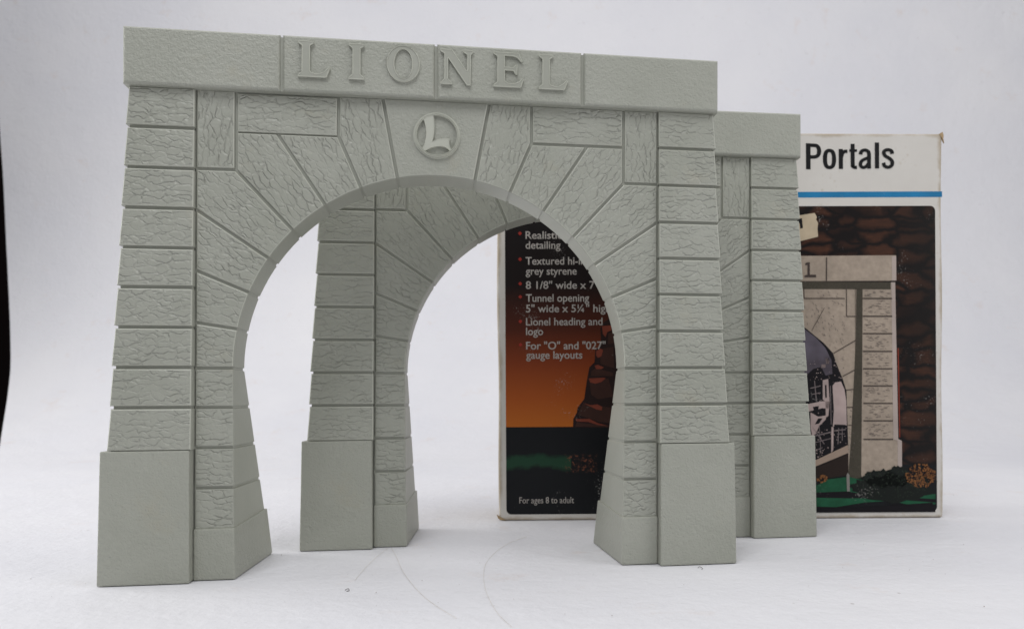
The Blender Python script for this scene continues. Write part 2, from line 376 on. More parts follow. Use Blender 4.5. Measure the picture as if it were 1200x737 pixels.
def build_portal():
    root = bpy.data.objects.new('tunnel_portal', None); COL.objects.link(root)
    root.empty_display_size = 0.02
    def add(name, me): return link(name, me, root)
    # ---- inner body that shows only in the joints
    V = []; F = []
    def pr(poly, yf, yb):
        n = len(poly); b = len(V)
        YF = yf if callable(yf) else (lambda z: yf); YB = yb if callable(yb) else (lambda z: yb)
        V.extend([xf(x, YF(z), z) for x, z in poly]+[xf(x, YB(z), z) for x, z in poly])
        F.append(tuple(range(b, b+n))); F.append(tuple(reversed(range(b+n, b+2*n))))
        for i in range(n):
            j = (i+1) % n; F.append((b+i, b+n+i, b+n+j, b+j))
    pr([(81.3, CZ), (81.3, 167.2), (-81.3, 167.2), (-81.3, CZ)]+[(-RX-0.3, CZ)]+arc(-RX, RX, 40, 0.3)[1:-1]+[(RX+0.3, CZ)], 0.9, lambda z: 13.2)
    for s in (1, -1):
        q = [(xfront(0)+0.4, 1.0), (81.3, 1.0), (81.3, CZ), (xfront(CZ)+0.3, CZ)]
        if s < 0: q = mirror(q)
        b = len(V)
        V.extend([xf(x, 0.9, z) for x, z in q]+[xf((s*(xback(z)+0.35) if abs(x) < 80 else x), depth(z)-0.5, z) for x, z in q])
        F.append((b, b+1, b+2, b+3)); F.append((b+7, b+6, b+5, b+4))
        for i in range(4):
            j = (i+1) % 4; F.append((b+i, b+4+i, b+4+j, b+j))
        q = [(81.5, 1), (xo(44)-0.7, 1), (xo(44)-0.7, 44), (xo(167)-0.7, 167.2), (81.5, 167.2)]
        if s < 0: q = mirror(q)
        pr(q, lambda z: ypier(z)+1.2, lambda z: 13.1)
        q = [(81.7, 1), (106, 1), (105, CZ), (81.7, CZ)]
        if s < 0: q = mirror(q)
        pr(q, lambda z: 12.0, lambda z: depth(z)-0.6)
    pr([(-102.4, 167), (102.4, 167), (102.4, 185.6), (-102.4, 185.6)], -2.1, 13.3)
    body = add('mortar_bed', mesh('mortar_bed', V, F)); body.data.materials.append(M_SMOOTH)
    # ---- head beam: four blocks
    for x0, x1 in ((-103.3, -52.5), (-52.5, -0.2), (-0.2, 52.2), (52.2, 103.2)):
        gl = 0.0 if x0 < -100 else G*0.9; gr = 0.0 if x1 > 100 else G*0.9
        add('header_block', prism('header_block', [(x0, ZH), (x1, ZH), (x1, ZT), (x0, ZT)], [0, gr, 0, gl], -3.1, 14.0, STIP2, 0.8, wob=0.04))
    # ---- piers
    zs = [44.6, 58.9, 72.3, 85.8, 99.3, 112.6, 126.0, 139.7, 153.5, 167.0]
    for s in (-1, 1):
        for k in range(9):
            z0, z1 = zs[k], zs[k+1]
            dx = random.uniform(-0.15, 0.25)
            p = [(81.0, z0), (xo(z0)+0.25+dx, z0), (xo(z1)-0.25+dx, z1), (81.0, z1)]
            if s < 0: p = mirror(p)
            g0 = G if k else 0.0; g1 = G if k < 8 else 0.0
            # edge order differs when mirrored: bottom/outer/top/inner
            gaps = [g0, 0, g1, 0.15] if s > 0 else [g1, 0, g0, 0.15]
            if s < 0:
                # mirror() reverses: find order by geometry
                gaps = []
                for i in range(4):
                    a, b = p[i], p[(i+1) % 4]
                    if abs(a[1]-b[1]) < 0.01: gaps.append(g0 if a[1] == z0 else g1)
                    else: gaps.append(0.15 if abs(a[0]) < 90 else 0)
            add('pier_stone', prism('pier_stone', p, gaps, lambda z: ypier(z), lambda z: depth(z)+0.2, ROCK, 0.42, grain=random.uniform(-.06, .06), wob=0.06))
        # big smooth plinth block
        def c(x, y, z): return (s*x, y, z)
        co = [c(81.25, -4.0, 0), c(110.1, -4.0, 0), c(110.1, 44.2, 0), c(81.25, 44.2, 0),
              c(81.6, -3.3, 44.4), c(109.6, -3.3, 44.4), c(109.6, depth(44)+1, 44.4), c(81.6, depth(44)+1, 44.4)]
        co = [(x, (y-0.5 if y < 0 else y), z) for x, y, z in co]
        add('plinth_block', hexa('plinth_block', co, STIP2, 0.6, seg=3))
        # inner plinth
        co = [c(67.6, -0.7, 0), c(81.2, -0.7, 0), c(81.2, 43.9, 0), c(65.3, 43.9, 0),
              c(67.8, -0.7, 17.5), c(81.2, -0.7, 17.5), c(81.2, depth(17)+0.9, 18.6), c(65.9, depth(17)+0.9, 18.9)]
        add('inner_plinth_block', hexa('inner_plinth_block', co, STIP2, 0.55))
        # straight stones below the springing
        iz = [17.4, 31.4, 45.1, 58.8, 72.2]
        for k in range(4):
            z0, z1 = iz[k]+(G if k else 0), iz[k+1]-G
            co = [c(xfront(z0), 0, z0), c(80.75, 0, z0), c(80.75, depth(z0)+.2, z0), c(xback(z0), depth(z0)+.2, z0),
                  c(xfront(z1), 0, z1), c(80.75, 0, z1), c(80.75, depth(z1)+.2, z1), c(xback(z1), depth(z1)+.2, z1)]
            add('jamb_stone', hexa('jamb_stone', co, ROCK, 0.3, grain=random.uniform(-.1, .1)))
        # ---- voussoirs
        J = [((80.75, 72.2), (68.6, 72.2)), ((80.75, 87.7), (67.3, 85.6)), ((80.75, 105.4), (63.6, 98.2)),
             ((80.75, 126.1), (57.2, 110.1)), ((68.0, 140.2), (49.2, 120.0)), ((54.5, 153.4), (38.3, 129.1)),
             ((33.9, 153.4), (26.2, 135.5)), ((18.7, 167.0), (13.6, 139.3))]
        extra = {3: [(80.75, 140.2)], 4: [(68.0, 153.4)], 6: [(33.9, 167.0)]}
        for k in range(7):
            (o0, a0), (o1, a1) = J[k], J[k+1]
            pts = [a0, o0]; g = [G, None]
            pts = [a0, o0]+extra.get(k, [])+[o1, a1]
            ar = arc(a1[0], a0[0], 6)[1:-1]
            poly = pts+ar
            ne = len(pts)
            gaps = []
            for i in range(len(poly)):
                if i < ne-1:
                    A, B = poly[i], poly[(i+1) % len(poly)]
                    if abs(A[0]-80.75) < .01 and abs(B[0]-80.75) < .01: gaps.append(0.1)
                    elif abs(A[1]-167) < .01 and abs(B[1]-167) < .01: gaps.append(0.0)
                    else: gaps.append(G)
                else: gaps.append(0.0)
            mid0 = (Vector(o0)+Vector(o1)-Vector(a0)-Vector(a1))
            ang = math.atan2(mid0.y, mid0.x*s)
            if math.cos(ang) < 0: ang += math.pi
            if s < 0:
                m = len(poly); poly = mirror(poly)
                gaps = [gaps[(m-2-i) % m] for i in range(m)]
            add('voussoir', prism('voussoir', poly, gaps, 0.0, 13.85, ROCK, 0.35, grain=ang))
        # small upright and lying stones in the spandrel
        p = [(68.0, 140.2), (80.75, 140.2), (80.75, 167), (68.0, 167)]
        gp = [G, .1, 0, G]
        if s < 0: p = mirror(p); gp = [gp[(2-i) % 4] for i in range(4)]
        add('spandrel_stone', prism('spandrel_stone', p, gp, 0.0, 13.0, ROCK, 0.35, grain=-math.pi/2+random.uniform(-.1, .1)))
        p = [(33.9, 153.4), (68.0, 153.4), (68.0, 167), (33.9, 167)]
        gp = [G, G, 0, G]
        if s < 0: p = mirror(p)
        add('spandrel_stone', prism('spandrel_stone', p, [G, G, 0, G], 0.0, 13.0, ROCK, 0.35, grain=random.uniform(-.1, .1)))
    # ---- keystone
    ar = arc(-13.6, 13.6, 8)
    p = [(18.7, 167), (-18.7, 167)]+ar
    gaps = [0.0, G]+[0.0]*(len(ar)-1)+[G]
    add('keystone', prism('keystone', p, gaps, -0.25, 13.9, STIP, 0.35))
    # ---- raised lettering
    for ch, x0, pl in LETTERS:
        if pl: me = raised('letter', [pl], x0, 171.8, -3.1, 0.9, [M_SMOOTH, M_PALE])
        else: me = ring('letter', x0+5.65, 178.05, 5.7, 6.35, 3.05, 5.1, -3.1, 0.9, [M_SMOOTH, M_PALE])
        add('letter', me)
    # ---- round emblem: ring and swooping L
    em = add('emblem', ring('emblem', 0.15, 154.6, 7.75, 7.75, 7.05, 7.05, -0.25, 1.25, [M_PALE], n=64, step=0.7))
    sw = [(0.15+(X-392)*0.0325, 154.6-(Y-370)*0.0325) for X, Y in [(238, 182), (285, 158), (346, 140), (358, 190), (364, 250), (363, 320), (354, 390), (341, 444), (380, 426), (425, 411), (475, 403), (531, 405), (523, 440), (528, 485), (550, 525),
          (536, 540), (510, 515), (478, 496), (430, 488), (380, 494), (325, 512), (262, 545), (238, 522), (262, 465), (276, 400), (279, 340), (272, 280), (258, 225)]]
    link('emblem_letter', raised('emblem_letter', [sw], 0, 0, -0.25, 1.1, [M_PALE, M_PALE], rim=0.3), em)
    return root

def copy_tree(root):
    r = root.copy(); COL.objects.link(r)
    for ch in list(root.children):
        c = ch.copy(); COL.objects.link(c); c.parent = r
        for g in list(ch.children):
            d = g.copy(); COL.objects.link(d); d.parent = c
    return r
p1 = build_portal()
p2 = copy_tree(p1)
for o, (x, y, a) in ((p1, (-43.59, 266.94, 0.1387)), (p2, (4.16, 321.67, 0.1193))):
    o.location = (x*MM, y*MM, 0.0002); o.rotation_euler = (0, 0, a)
tag(p1, 'grey plastic stone arch standing in front, its raised word and round emblem in full view', 'model portal', 'grey plastic tunnel portals')
tag(p2, 'grey plastic stone arch standing between the front arch and the box, partly hidden', 'model portal', 'grey plastic tunnel portals')

# ---------------------------------------------------------------- the carton behind
BW, BH = 225.4, 194.8
def art(u, v):
    """place on the carton's face (mm) of a spot in the printed artwork"""
    x = (u-938.6)*0.4334+41.2
    return (x, 164.9-(v-226.3)*0.4335+(41.2-x)*0.007)
def mat_carton():
    t = NT('worn white card'); oc = t.n('ShaderNodeTexCoord').outputs['Object']
    n1 = t.noise(oc, 40, 5, 0.65).outputs[0]; n2 = t.noise(oc, 200, 4, 0.6).outputs[0]
    c = t.mix(n1, (0.53, 0.50, 0.46, 1), (0.63, 0.61, 0.57, 1))
    # brown wear that gathers along the edges and corners
    s = t.n('ShaderNodeSeparateXYZ', inp={0: oc})
    ex = t.math('SUBTRACT', BW/2*MM, t.math('ABSOLUTE', s.outputs[0]))
    ez = t.math('MINIMUM', s.outputs[2], t.math('SUBTRACT', BH*MM, s.outputs[2]))
    e = t.math('MINIMUM', ex, ez)
    wear = t.ramp(t.math('ADD', t.math('MULTIPLY', e, 300.0), t.math('MULTIPLY', t.math('SUBTRACT', n1, 0.5), 2.2)), [(0.05, (1, 1, 1)), (0.55, (0, 0, 0))])
    c = t.mix(t.math('MULTIPLY', wear, 0.75), c, (0.34, 0.27, 0.18, 1))
    spot = t.ramp(t.math('MULTIPLY', n1, n2), [(0.33, (0, 0, 0)), (0.40, (1, 1, 1))])
    c = t.mix(t.math('MULTIPLY', spot, 0.5), c, (0.40, 0.33, 0.24, 1))
    t.link(c, t.b.inputs['Base Color']); t.b.inputs['Roughness'].default_value = 0.6
    t.link(t.bump(n2, 0.0001, 0.5), t.b.inputs['Normal']); return t.m
def flecks(t, c, oc, amt=0.55):
    """little worn-off spots where the white card shows through the ink"""
    a = t.noise(oc, 1100, 3, 0.6).outputs[0]; b = t.noise(oc, 45, 3, 0.6).outputs[0]
    f = t.ramp(t.math('MULTIPLY', a, b), [(0.375, (0, 0, 0)), (0.43, (1, 1, 1))])
    return t.mix(t.math('MULTIPLY', f, amt), c, (0.42, 0.40, 0.38, 1))
def ink(name, col, var=0.15, scale=300, rough=0.5, fl=0.3):
    t = NT(name); oc = t.n('ShaderNodeTexCoord').outputs['Object']
    nz = t.noise(oc, scale, 4, 0.6).outputs[0]
    c = t.mix(nz, (*[q*(1-var) for q in col], 1), (*[min(1, q*(1+var)) for q in col], 1))
    n3 = t.noise(oc, 75, 3, 0.6).outputs[0]
    c = t.mix(t.ramp(n3, [(0.35, (0, 0, 0)), (0.65, (0.35, 0.35, 0.35))]), c, (*[q*0.5 for q in col], 1))
    t.link(flecks(t, c, oc, fl), t.b.inputs['Base Color'])
    t.b.inputs['Roughness'].default_value = rough; t.b.inputs['Specular IOR Level'].default_value = 0.18
    return t.m
def mat_panel():
    """printed picture: dusk sky running from black to orange at the left, brown rock wall at the right, dark ground"""
    t = NT('printed picture'); oc = t.n('ShaderNodeTexCoord').outputs['Object']
    mm = t.vmath('SCALE', oc); t.t.nodes[-1].inputs['Scale'].default_value = 1000.0
    s = t.n('ShaderNodeSeparateXYZ', inp={0: mm})
    X, Z = s.outputs[0], s.outputs[2]
    sky = t.ramp(t.math('DIVIDE', Z, 160.0), [(0.29, (0.46, 0.125, 0.015)), (0.38, (0.36, 0.080, 0.012)), (0.50, (0.20, 0.038, 0.010)), (0.60, (0.075, 0.017, 0.008)), (0.74, (0.012, 0.008, 0.008)), (1.0, (0.009, 0.008, 0.009))])
    # rock wall
    rv = t.vmath('MULTIPLY', mm, (0.055, 0.0, 0.13))
    rz = t.n('ShaderNodeTexNoise', inp={'Scale': 0.10, 'Detail': 3.0, 'Vector': mm})
    rv = t.vmath('ADD', rv, t.vmath('MULTIPLY', t.vmath('SUBTRACT', rz.outputs['Color'], (.5, .5, .5)), (0.9, 0, 0.9)))
    ve = t.n('ShaderNodeTexVoronoi', feature='DISTANCE_TO_EDGE', inp={'Scale': 1.0, 'Vector': rv, 'Randomness': 0.8})
    vc = t.n('ShaderNodeTexVoronoi', inp={'Scale': 1.0, 'Vector': rv, 'Randomness': 0.8})
    seam = t.ramp(ve.outputs['Distance'], [(0.04, (0, 0, 0)), (0.22, (1, 1, 1))])
    sc = t.n('ShaderNodeSeparateColor', inp={0: vc.outputs['Color']})
    rc = t.ramp(sc.outputs[0], [(0.0, (0.026, 0.013, 0.009)), (0.5, (0.062, 0.025, 0.014)), (1.0, (0.115, 0.043, 0.022))])
    fn = t.noise(t.vmath('MULTIPLY', mm, (0.15, 0.15, 0.8)), 1.0, 4, 0.65).outputs[0]
    rc = t.mix(t.math('MULTIPLY', fn, 0.9), rc, (0.014, 0.008, 0.007, 1))
    rock = t.mix(seam, (0.007, 0.005, 0.005, 1), rc)
    rside = t.ramp(t.math('DIVIDE', X, 115.0), [(0.80, (0, 0, 0)), (0.93, (1, 1, 1))])
    rock = t.mix(t.math('MULTIPLY', rside, 0.45), rock, (0.010, 0.009, 0.008, 1))
    # where the cliff begins
    edge = t.math('GREATER_THAN', X, -50.0)
    c = t.mix(edge, sky, rock)
    # ground
    gn = t.noise(t.vmath('MULTIPLY', mm, (0.06, 0.06, 0.06)), 1.0, 5, 0.65).outputs[0]
    ground = (0.0065, 0.0075, 0.009, 1)
    gband = t.math('SUBTRACT', 1.0, t.math('ABSOLUTE', t.math('DIVIDE', t.math('SUBTRACT', Z, t.math('ADD', 24.0, t.math('MULTIPLY', gn, 10.0))), 4.4)))
    gl = t.ramp(t.math('MULTIPLY', gband, t.math('ADD', gn, 0.4)), [(0.0, (0, 0, 0)), (0.5, (1, 1, 1))])
    gl = t.math('MULTIPLY', gl, t.math('LESS_THAN', X, -76.0))
    ground = t.mix(gl, ground, (0.013, 0.050, 0.026, 1))
    on = t.noise(mm, 0.55, 5, 0.7).outputs[0]
    hx = t.math('ABSOLUTE', t.math('DIVIDE', t.math('ADD', X, 71.0), 8.5)); hz = t.math('ABSOLUTE', t.math('DIVIDE', t.math('SUBTRACT', Z, 28.5), 5.0))
    inside = t.math('SUBTRACT', 1.0, t.math('MAXIMUM', hx, hz))
    om = t.ramp(t.math('MULTIPLY', t.ramp(on, [(0.52, (0, 0, 0)), (0.60, (1, 1, 1))]), t.ramp(inside, [(0.0, (0, 0, 0)), (0.3, (1, 1, 1))])), [(0, (0, 0, 0)), (1, (1, 1, 1))])
    ground = t.mix(om, ground, (0.16, 0.055, 0.03, 1))
    c = t.mix(t.math('LESS_THAN', Z, t.math('ADD', 27.0, t.math('MULTIPLY', t.math('LESS_THAN', X, -50.0), 20.0))), c, ground)
    c = flecks(t, c, oc, 0.45)
    t.link(c, t.b.inputs['Base Color']); t.b.inputs['Roughness'].default_value = 0.38
    t.b.inputs['Specular IOR Level'].default_value = 0.18
    t.link(t.bump(t.noise(oc, 500, 3, 0.6).outputs[0], 0.00004, 0.6), t.b.inputs['Normal'])
    return t.m

box = bpy.data.objects.new('carton_box', None); COL.objects.link(box)
box.location = (82.98*MM, 379.95*MM, 0.0002); box.rotation_euler = (0, 0, 0.009)
tag(box, 'worn white cardboard box with a printed picture, standing upright behind both grey arches', 'box')
# body: front, back, sides with overlapping top flap seams
bm = bmesh.new(); bmesh.ops.create_cube(bm, size=1)
for v in bm.verts:
    v.co = Vector((v.co.x*BW*MM*(1.003 if v.co.z > 0 else 0.998), (v.co.y+0.5)*44*MM, (v.co.z+0.5)*BH*MM))
bmesh.ops.bevel(bm, geom=list(bm.edges), offset=1.1*MM, segments=3, profile=0.5, affect='EDGES')
bmesh.ops.subdivide_edges(bm, edges=[e for e in bm.edges if e.calc_length() > 0.1], cuts=12, use_grid_fill=True)
for v in bm.verts:
    e = math.sin(v.co.x*60+v.co.z*31)*0.00025
    v.co.x += math.sin(v.co.z*70)*0.0003*(1 if v.co.x > 0 else -1)
    v.co.z += math.sin(v.co.x*33+1)*0.00025 if v.co.z > 0.1 else 0
me = bpy.data.meshes.new('carton'); bm.to_mesh(me); bm.free()
M_CARD = mat_carton()
link('carton', me, box, [M_CARD])
LAY = [0]
def flat(name, polys, mat, layer, parent=box, lab=None):
    """flat printed patch: polys in millimetres on the carton's face"""
    V = []; F = []
    for pl in polys:
        if not ccw(pl): pl = pl[::-1]
        b = len(V); V += [(x*MM, -(0.05+0.05*layer)*MM, z*MM) for x, z in pl]; F.append(tuple(range(b, b+len(pl))))
    me = mesh(name, V, F); o = link(name, me, parent, [mat])
    if lab: o['label'] = lab
    return o
def rrect(x0, z0, x1, z1, r, n=6):
    out = []
    for cx, cz, a0 in ((x1-r, z0+r, -90), (x1-r, z1-r, 0), (x0+r, z1-r, 90), (x0+r, z0+r, 180)):
        for i in range(n+1):
            a = math.radians(a0+90*i/n); out.append((cx+r*math.cos(a), cz+r*math.sin(a)))
    return out
panel = flat('picture_panel', [rrect(-108.8, 3.0, 109.4, 157.9, 2.6)], mat_panel(), 0)
flat('blue_stripe', [[(-112.4, 162.1), (113.0, 162.3), (113.0, 165.2), (-112.4, 165.0)]], ink('blue ink', (0.018, 0.19, 0.39), fl=0.15), 0, lab='thin blue stripe below the heading')
IK = {}
def I(name, col, **k):
    if name not in IK: IK[name] = ink(name, col, **k)
    return IK[name]
def A(*pts): return [art(u, v) for u, v in pts]
beige = I('printed beige stone', (0.36, 0.295, 0.235), scale=420, var=0.34, fl=0.2)
beige_lt = I('printed pale edge', (0.42, 0.35, 0.315)); olive = I('printed olive shade', (0.060, 0.052, 0.038), scale=900, var=0.4)
line = I('printed dark joint', (0.075, 0.058, 0.048)); blk = I('printed black', (0.006, 0.005, 0.007)); 
# --- printed arch
def R(u0, v0, u1, v1): return A((u0, v0), (u1, v0), (u1, v1), (u0, v1))
def arcp(cx, cy, rx, ry, a0, a1, n=14): return [(cx+rx*math.cos(math.radians(a0+(a1-a0)*i/n)), cy-ry*math.sin(math.radians(a0+(a1-a0)*i/n))) for i in range(n+1)]
UL = 742    # the mirrored left end of the printed arch, hidden behind the real ones
def mu(u): return UL+1050-u
pa = flat('printed_arch', [A((UL, 302.5), (1049.7, 299.4), (1049.7, 329), (UL, 331.5)), A((1001, 331), (1043.7, 331), (1050, 514), (1055, 516), (1055, 556), (1008, 560), (1000, 520)), A((749, 331), (791, 331), (791, 560), (736, 560), (740, 514))], beige, 1, lab='beige stone arch in the printed picture')
body = [(791, 331), (1003, 331), (1001, 420), (993, 560), (991, 560), (992, 517), (990.4, 458), (986, 443.7), (978.8, 426), (975, 414), (964, 402), (942, 384), (920, 377), (896, 375), (872, 377), (850, 384), (828, 402), (817, 414), (812, 426), (806, 443), (801, 458), (800, 517), (801, 560), (791, 560)]
flat('arch_wall', [A(*body)], beige, 1, pa)
flat('arch_opening', [A((992, 520), (990.4, 458), (986, 443.7), (978.8, 426), (975, 414), (964, 402), (942, 384), (920, 377), (896, 375), (872, 377), (850, 384), (828, 402), (817, 414), (806, 443), (801, 458), (800, 540), (992, 548))], blk, 2, pa)
t_ = NT('printed tunnel smoke'); oc_ = t_.n('ShaderNodeTexCoord').outputs['Object']
t_.link(t_.mix(t_.ramp(t_.noise(oc_, 60, 3).outputs[0], [(0.35, (0, 0, 0)), (0.65, (1, 1, 1))]), (0.045, 0.034, 0.046, 1), (0.10, 0.085, 0.115, 1)), t_.b.inputs['Base Color'])
flat('tunnel_smoke', [A((925, 381), (942, 386), (955, 396), (966, 408), (973, 422), (974, 438), (966, 440), (961, 430), (952, 432), (945, 438), (925, 442))], t_.m, 3, pa)
flat('arch_shade', [R(791, 331, 1043, 339.2), A((1003, 339), (1010, 339), (1009.4, 400), (1007, 560), (991.5, 560), (995, 520), (1000, 430), (1001.5, 400))], olive, 3, pa)
flat('arch_pale_edge', [A((1043.7, 331), (1048.3, 331), (1050.8, 514), (1055, 516), (1055, 556), (1050, 558), (1050, 516), (1045, 514)), A((1044.5, 300.5), (1049.7, 300.2), (1049.7, 329), (1044.5, 329))], beige_lt, 3, pa)
jl = []
def seg(u0, v0, u1, v1, w=0.55):
    a = Vector(art(u0, v0)); b = Vector(art(u1, v1)); d = (b-a).normalized(); n = Vector((-d.y, d.x))*w*0.4334
    return [tuple(a-n), tuple(b-n), tuple(b+n), tuple(a+n)]
for v in (350, 370.7, 391, 411.7, 432, 452, 472.3, 492.7, 514.3): jl.append(seg(1010, v, 1044.5, v, 0.8))
jl += [seg(968, 302, 967.6, 330.5, 0.7), seg(930, 330.6, 1042, 329.6, 0.5), seg(941, 350.2, 989, 350), seg(991, 334, 991, 371), seg(991, 371, 1004, 371), seg(975.5, 414, 1003, 398), seg(986, 441, 1001, 433), seg(941, 339, 941.5, 350), seg(990, 457, 999, 456),
       seg(991, 477, 999, 477), seg(992, 498, 998, 498), seg(965, 361, 950, 388, 0.3)]
flat('arch_joints', jl, line, 4, pa)
# ragged dark texture marks of the printed stones
mk = []
rr = random.Random(3)
for v0 in (339, 350, 370.7, 391, 411.7, 432, 452, 472.3, 492.7):
    v1 = {339: 350, 350: 370.7, 370.7: 391, 391: 411.7, 411.7: 432, 432: 452, 452: 472.3, 472.3: 492.7, 492.7: 514}[v0]
    for _ in range(int((v1-v0)*1.5)):
        u = rr.uniform(1011, 1039); v = rr.uniform(v0+2, v1-2); l = rr.uniform(1.5, 5)
        mk.append(seg(u, v, min(u+l, 1043), v+rr.uniform(-1, 1), rr.uniform(.2, .42)))
for _ in range(150):
    u = rr.uniform(942, 1000); v = rr.uniform(341, 440)
    if v > 352+max(0, u-990)*9 or v < 349:
        if math.hypot((u-896)/94, (v-470)/94) < 1.04 or (u > 988): continue
        mk.append(seg(u, v, u+rr.uniform(-.5, 2.4), v+rr.uniform(1, 3.0), rr.uniform(.2, .4)))
for _ in range(26):
    v = rr.uniform(450, 548); u = rr.uniform(990.5, 997); mk.append(seg(u, v, u+rr.uniform(1, 3), v+1, .35))
flat('arch_texture', mk, I('printed brown mark', (0.19, 0.155, 0.13)), 3, pa)
# the partial letter on the printed arch
flat('printed_letter', [A((945.5, 308), (948.2, 308), (948.2, 322.5), (955.5, 322.5), (955.5, 325.5), (942, 325.5), (942, 323.5), (945.5, 322.5), (945.6, 311), (943, 311.5), (943, 309.5))], I('printed brown letter', (0.060, 0.045, 0.04)), 5, pa)
# --- printed ticket
flat('printed_paper_scrap', [A((925, 255), (954.4, 250.3), (957, 255), (956, 258), (958.4, 262), (957.6, 268), (958.3, 278), (925, 286.5))], I('printed cream scrap', (0.50, 0.41, 0.29), var=0.2, scale=120), 1, panel, 'cream paper scrap printed on the picture')
flat('printed_dark_letter', [A((930, 258), (939.5, 256.6), (940.5, 268), (937.5, 268.8), (936.5, 262), (930, 263))], blk, 2, panel)
# --- printed locomotive front
pinkw = I('printed pinkish white', (0.42, 0.33, 0.31), scale=90, var=0.3)
loco = flat('printed_locomotive', [A((974, 452), (977, 448), (984, 447), (988, 456), (990, 470), (990.5, 498), (974, 499.5), (975.5, 480)),
   A((962.6, 445.5), (969, 444), (970.5, 470), (969, 487), (966, 489), (965.5, 470), (962.5, 468)), A((944, 473.5), (962, 470), (970, 470), (970, 479), (962, 478), (946, 482)),
   A((948, 483), (957, 488), (966, 486.5), (966, 491), (958, 499), (954, 508), (950, 511), (948, 500)), A((972.5, 500), (975, 500), (974.5, 527), (972, 530))], pinkw, 3, panel, 'pale front of a steam engine printed in the tunnel')
flat('locomotive_gaps', [A((965, 451), (967, 451), (967.2, 466), (965.4, 466)), A((951, 476.5), (958, 475.5), (957, 480), (960, 484), (952, 482)), A((957, 490), (962, 490), (958, 496), (953, 497)), A((976, 497), (989, 497.5), (989, 501), (975, 501))], blk, 4, loco)
bars = [seg(946, 512, 972, 506, .6), seg(946, 520, 973, 513, .4), seg(950, 500, 964, 520, .5), seg(958, 497, 960, 530, .35), seg(977, 504, 989, 503, .5), seg(979, 508, 988, 508, .35), seg(981, 501, 980, 520, .4),
  seg(985, 501, 985, 516, .35), seg(948, 455, 960, 452, .5), seg(950, 462, 960, 460, .4), seg(953, 446, 955, 470, .45), seg(946, 530, 962, 524, .35), seg(971.5, 452, 972.2, 497, .35)]
flat('running_gear', bars, I('printed dim grey', (0.20, 0.165, 0.165), var=.4, scale=800), 3, loco)
dots = []
for _ in range(130):
    u = rr.uniform(945, 990); v = rr.choice([rr.uniform(420, 446), rr.uniform(500, 535), rr.uniform(440, 535)]); r = rr.uniform(.2, .8)
    dots.append(A(*[(u+r*math.cos(k*1.047)*rr.uniform(.6, 1.3), v+r*math.sin(k*1.047)) for k in range(6)]))
dots.append(A((966, 420), (970, 419.5), (970.5, 426), (967, 426.5))); dots.append(A((961, 427), (966, 427), (966, 431), (961, 431)))
flat('locomotive_glints', dots, pinkw, 3, loco)
flat('printed_rail', [A((925, 548), (955, 538), (991.5, 521), (992.5, 530), (956, 545), (925, 558))], I('printed tan rail', (0.36, 0.27, 0.21)), 4, panel)
flat('rail_shade', [A((925, 559), (956, 546.5), (992, 531), (992, 556), (925, 566))], I('printed brown bank', (0.022, 0.013, 0.010)), 4, panel)
# --- printed grass, bushes, post
grass = I('printed green grass', (0.012, 0.085, 0.040), scale=160, var=0.6, fl=0.15)
flat('printed_grass', [A((925, 566), (955, 568), (968, 561), (992, 558), (1010, 562), (1094, 578), (1094, 590), (1070, 592), (1040, 586), (1010, 588), (955, 597), (925, 598))], grass, 5, panel)
flat('grass_shade', [A((940, 577), (990, 575), (1015, 579), (1094, 584), (1094, 588), (1030, 583), (990, 583), (940, 582)), A((925, 592), (1000, 594), (1090, 588), (1094, 599), (925, 600))], blk, 6, panel)
def blob(u, v, ru, rv, n=40, seed=1):
    q = random.Random(seed)
    return A(*[(u+ru*math.cos(2*math.pi*i/n)*q.uniform(.82, 1.1), v-rv*math.sin(2*math.pi*i/n)*q.uniform(.78, 1.12)) for i in range(n)])
def leafy(cx, cy, ru, rv, n, r, q):
    out = []
    for _ in range(n):
        a = q.uniform(0, 6.283); d = math.sqrt(q.random()); u = cx+ru*d*math.cos(a); v = cy+rv*d*math.sin(a)
        if u > 1095: continue
        b = q.uniform(0, 6.28)
        out.append(A(*[(u+r*q.uniform(.4, 1.2)*math.cos(b+k*1.57), v+r*q.uniform(.4, 1.2)*math.sin(b+k*1.57)) for k in range(4)]))
    return out
flat('printed_bush', [blob(1044, 572, 49, 17, seed=4), blob(1030, 560, 22, 11, seed=5), blob(1050, 558, 15, 13, seed=6)], I('printed dark bush', (0.007, 0.010, 0.008)), 7, panel, 'nearly black bush printed at the foot of the arch')
flat('printed_orange_bush', leafy(1077, 557, 18, 14, 150, 1.5, rr)+leafy(961, 561, 6, 5, 30, 1.4, rr), I('printed orange leaves', (0.24, 0.10, 0.035), var=0.5, scale=500), 8, panel, 'orange leaves printed by the dark bush')
flat('printed_orange_bush', leafy(1077, 557, 18, 14, 110, 1.2, rr), I('printed brown leaves', (0.11, 0.045, 0.02), var=0.5, scale=500), 9, panel)
flat('bush_leaves', leafy(1045, 566, 44, 16, 120, 1.3, rr), I('printed green black leaves', (0.016, 0.024, 0.016), var=0.5), 8, panel)
flat('printed_post', [A((989.5, 556), (991, 553), (993, 556), (993.4, 575), (990, 575))], I('printed grey post', (0.22, 0.21, 0.19)), 8, panel)
flat('red_edge_line', [A((1050.6, 408), (1051.8, 408), (1053, 512), (1051.8, 512))], I('printed red line', (0.22, 0.035, 0.02)), 4, panel)
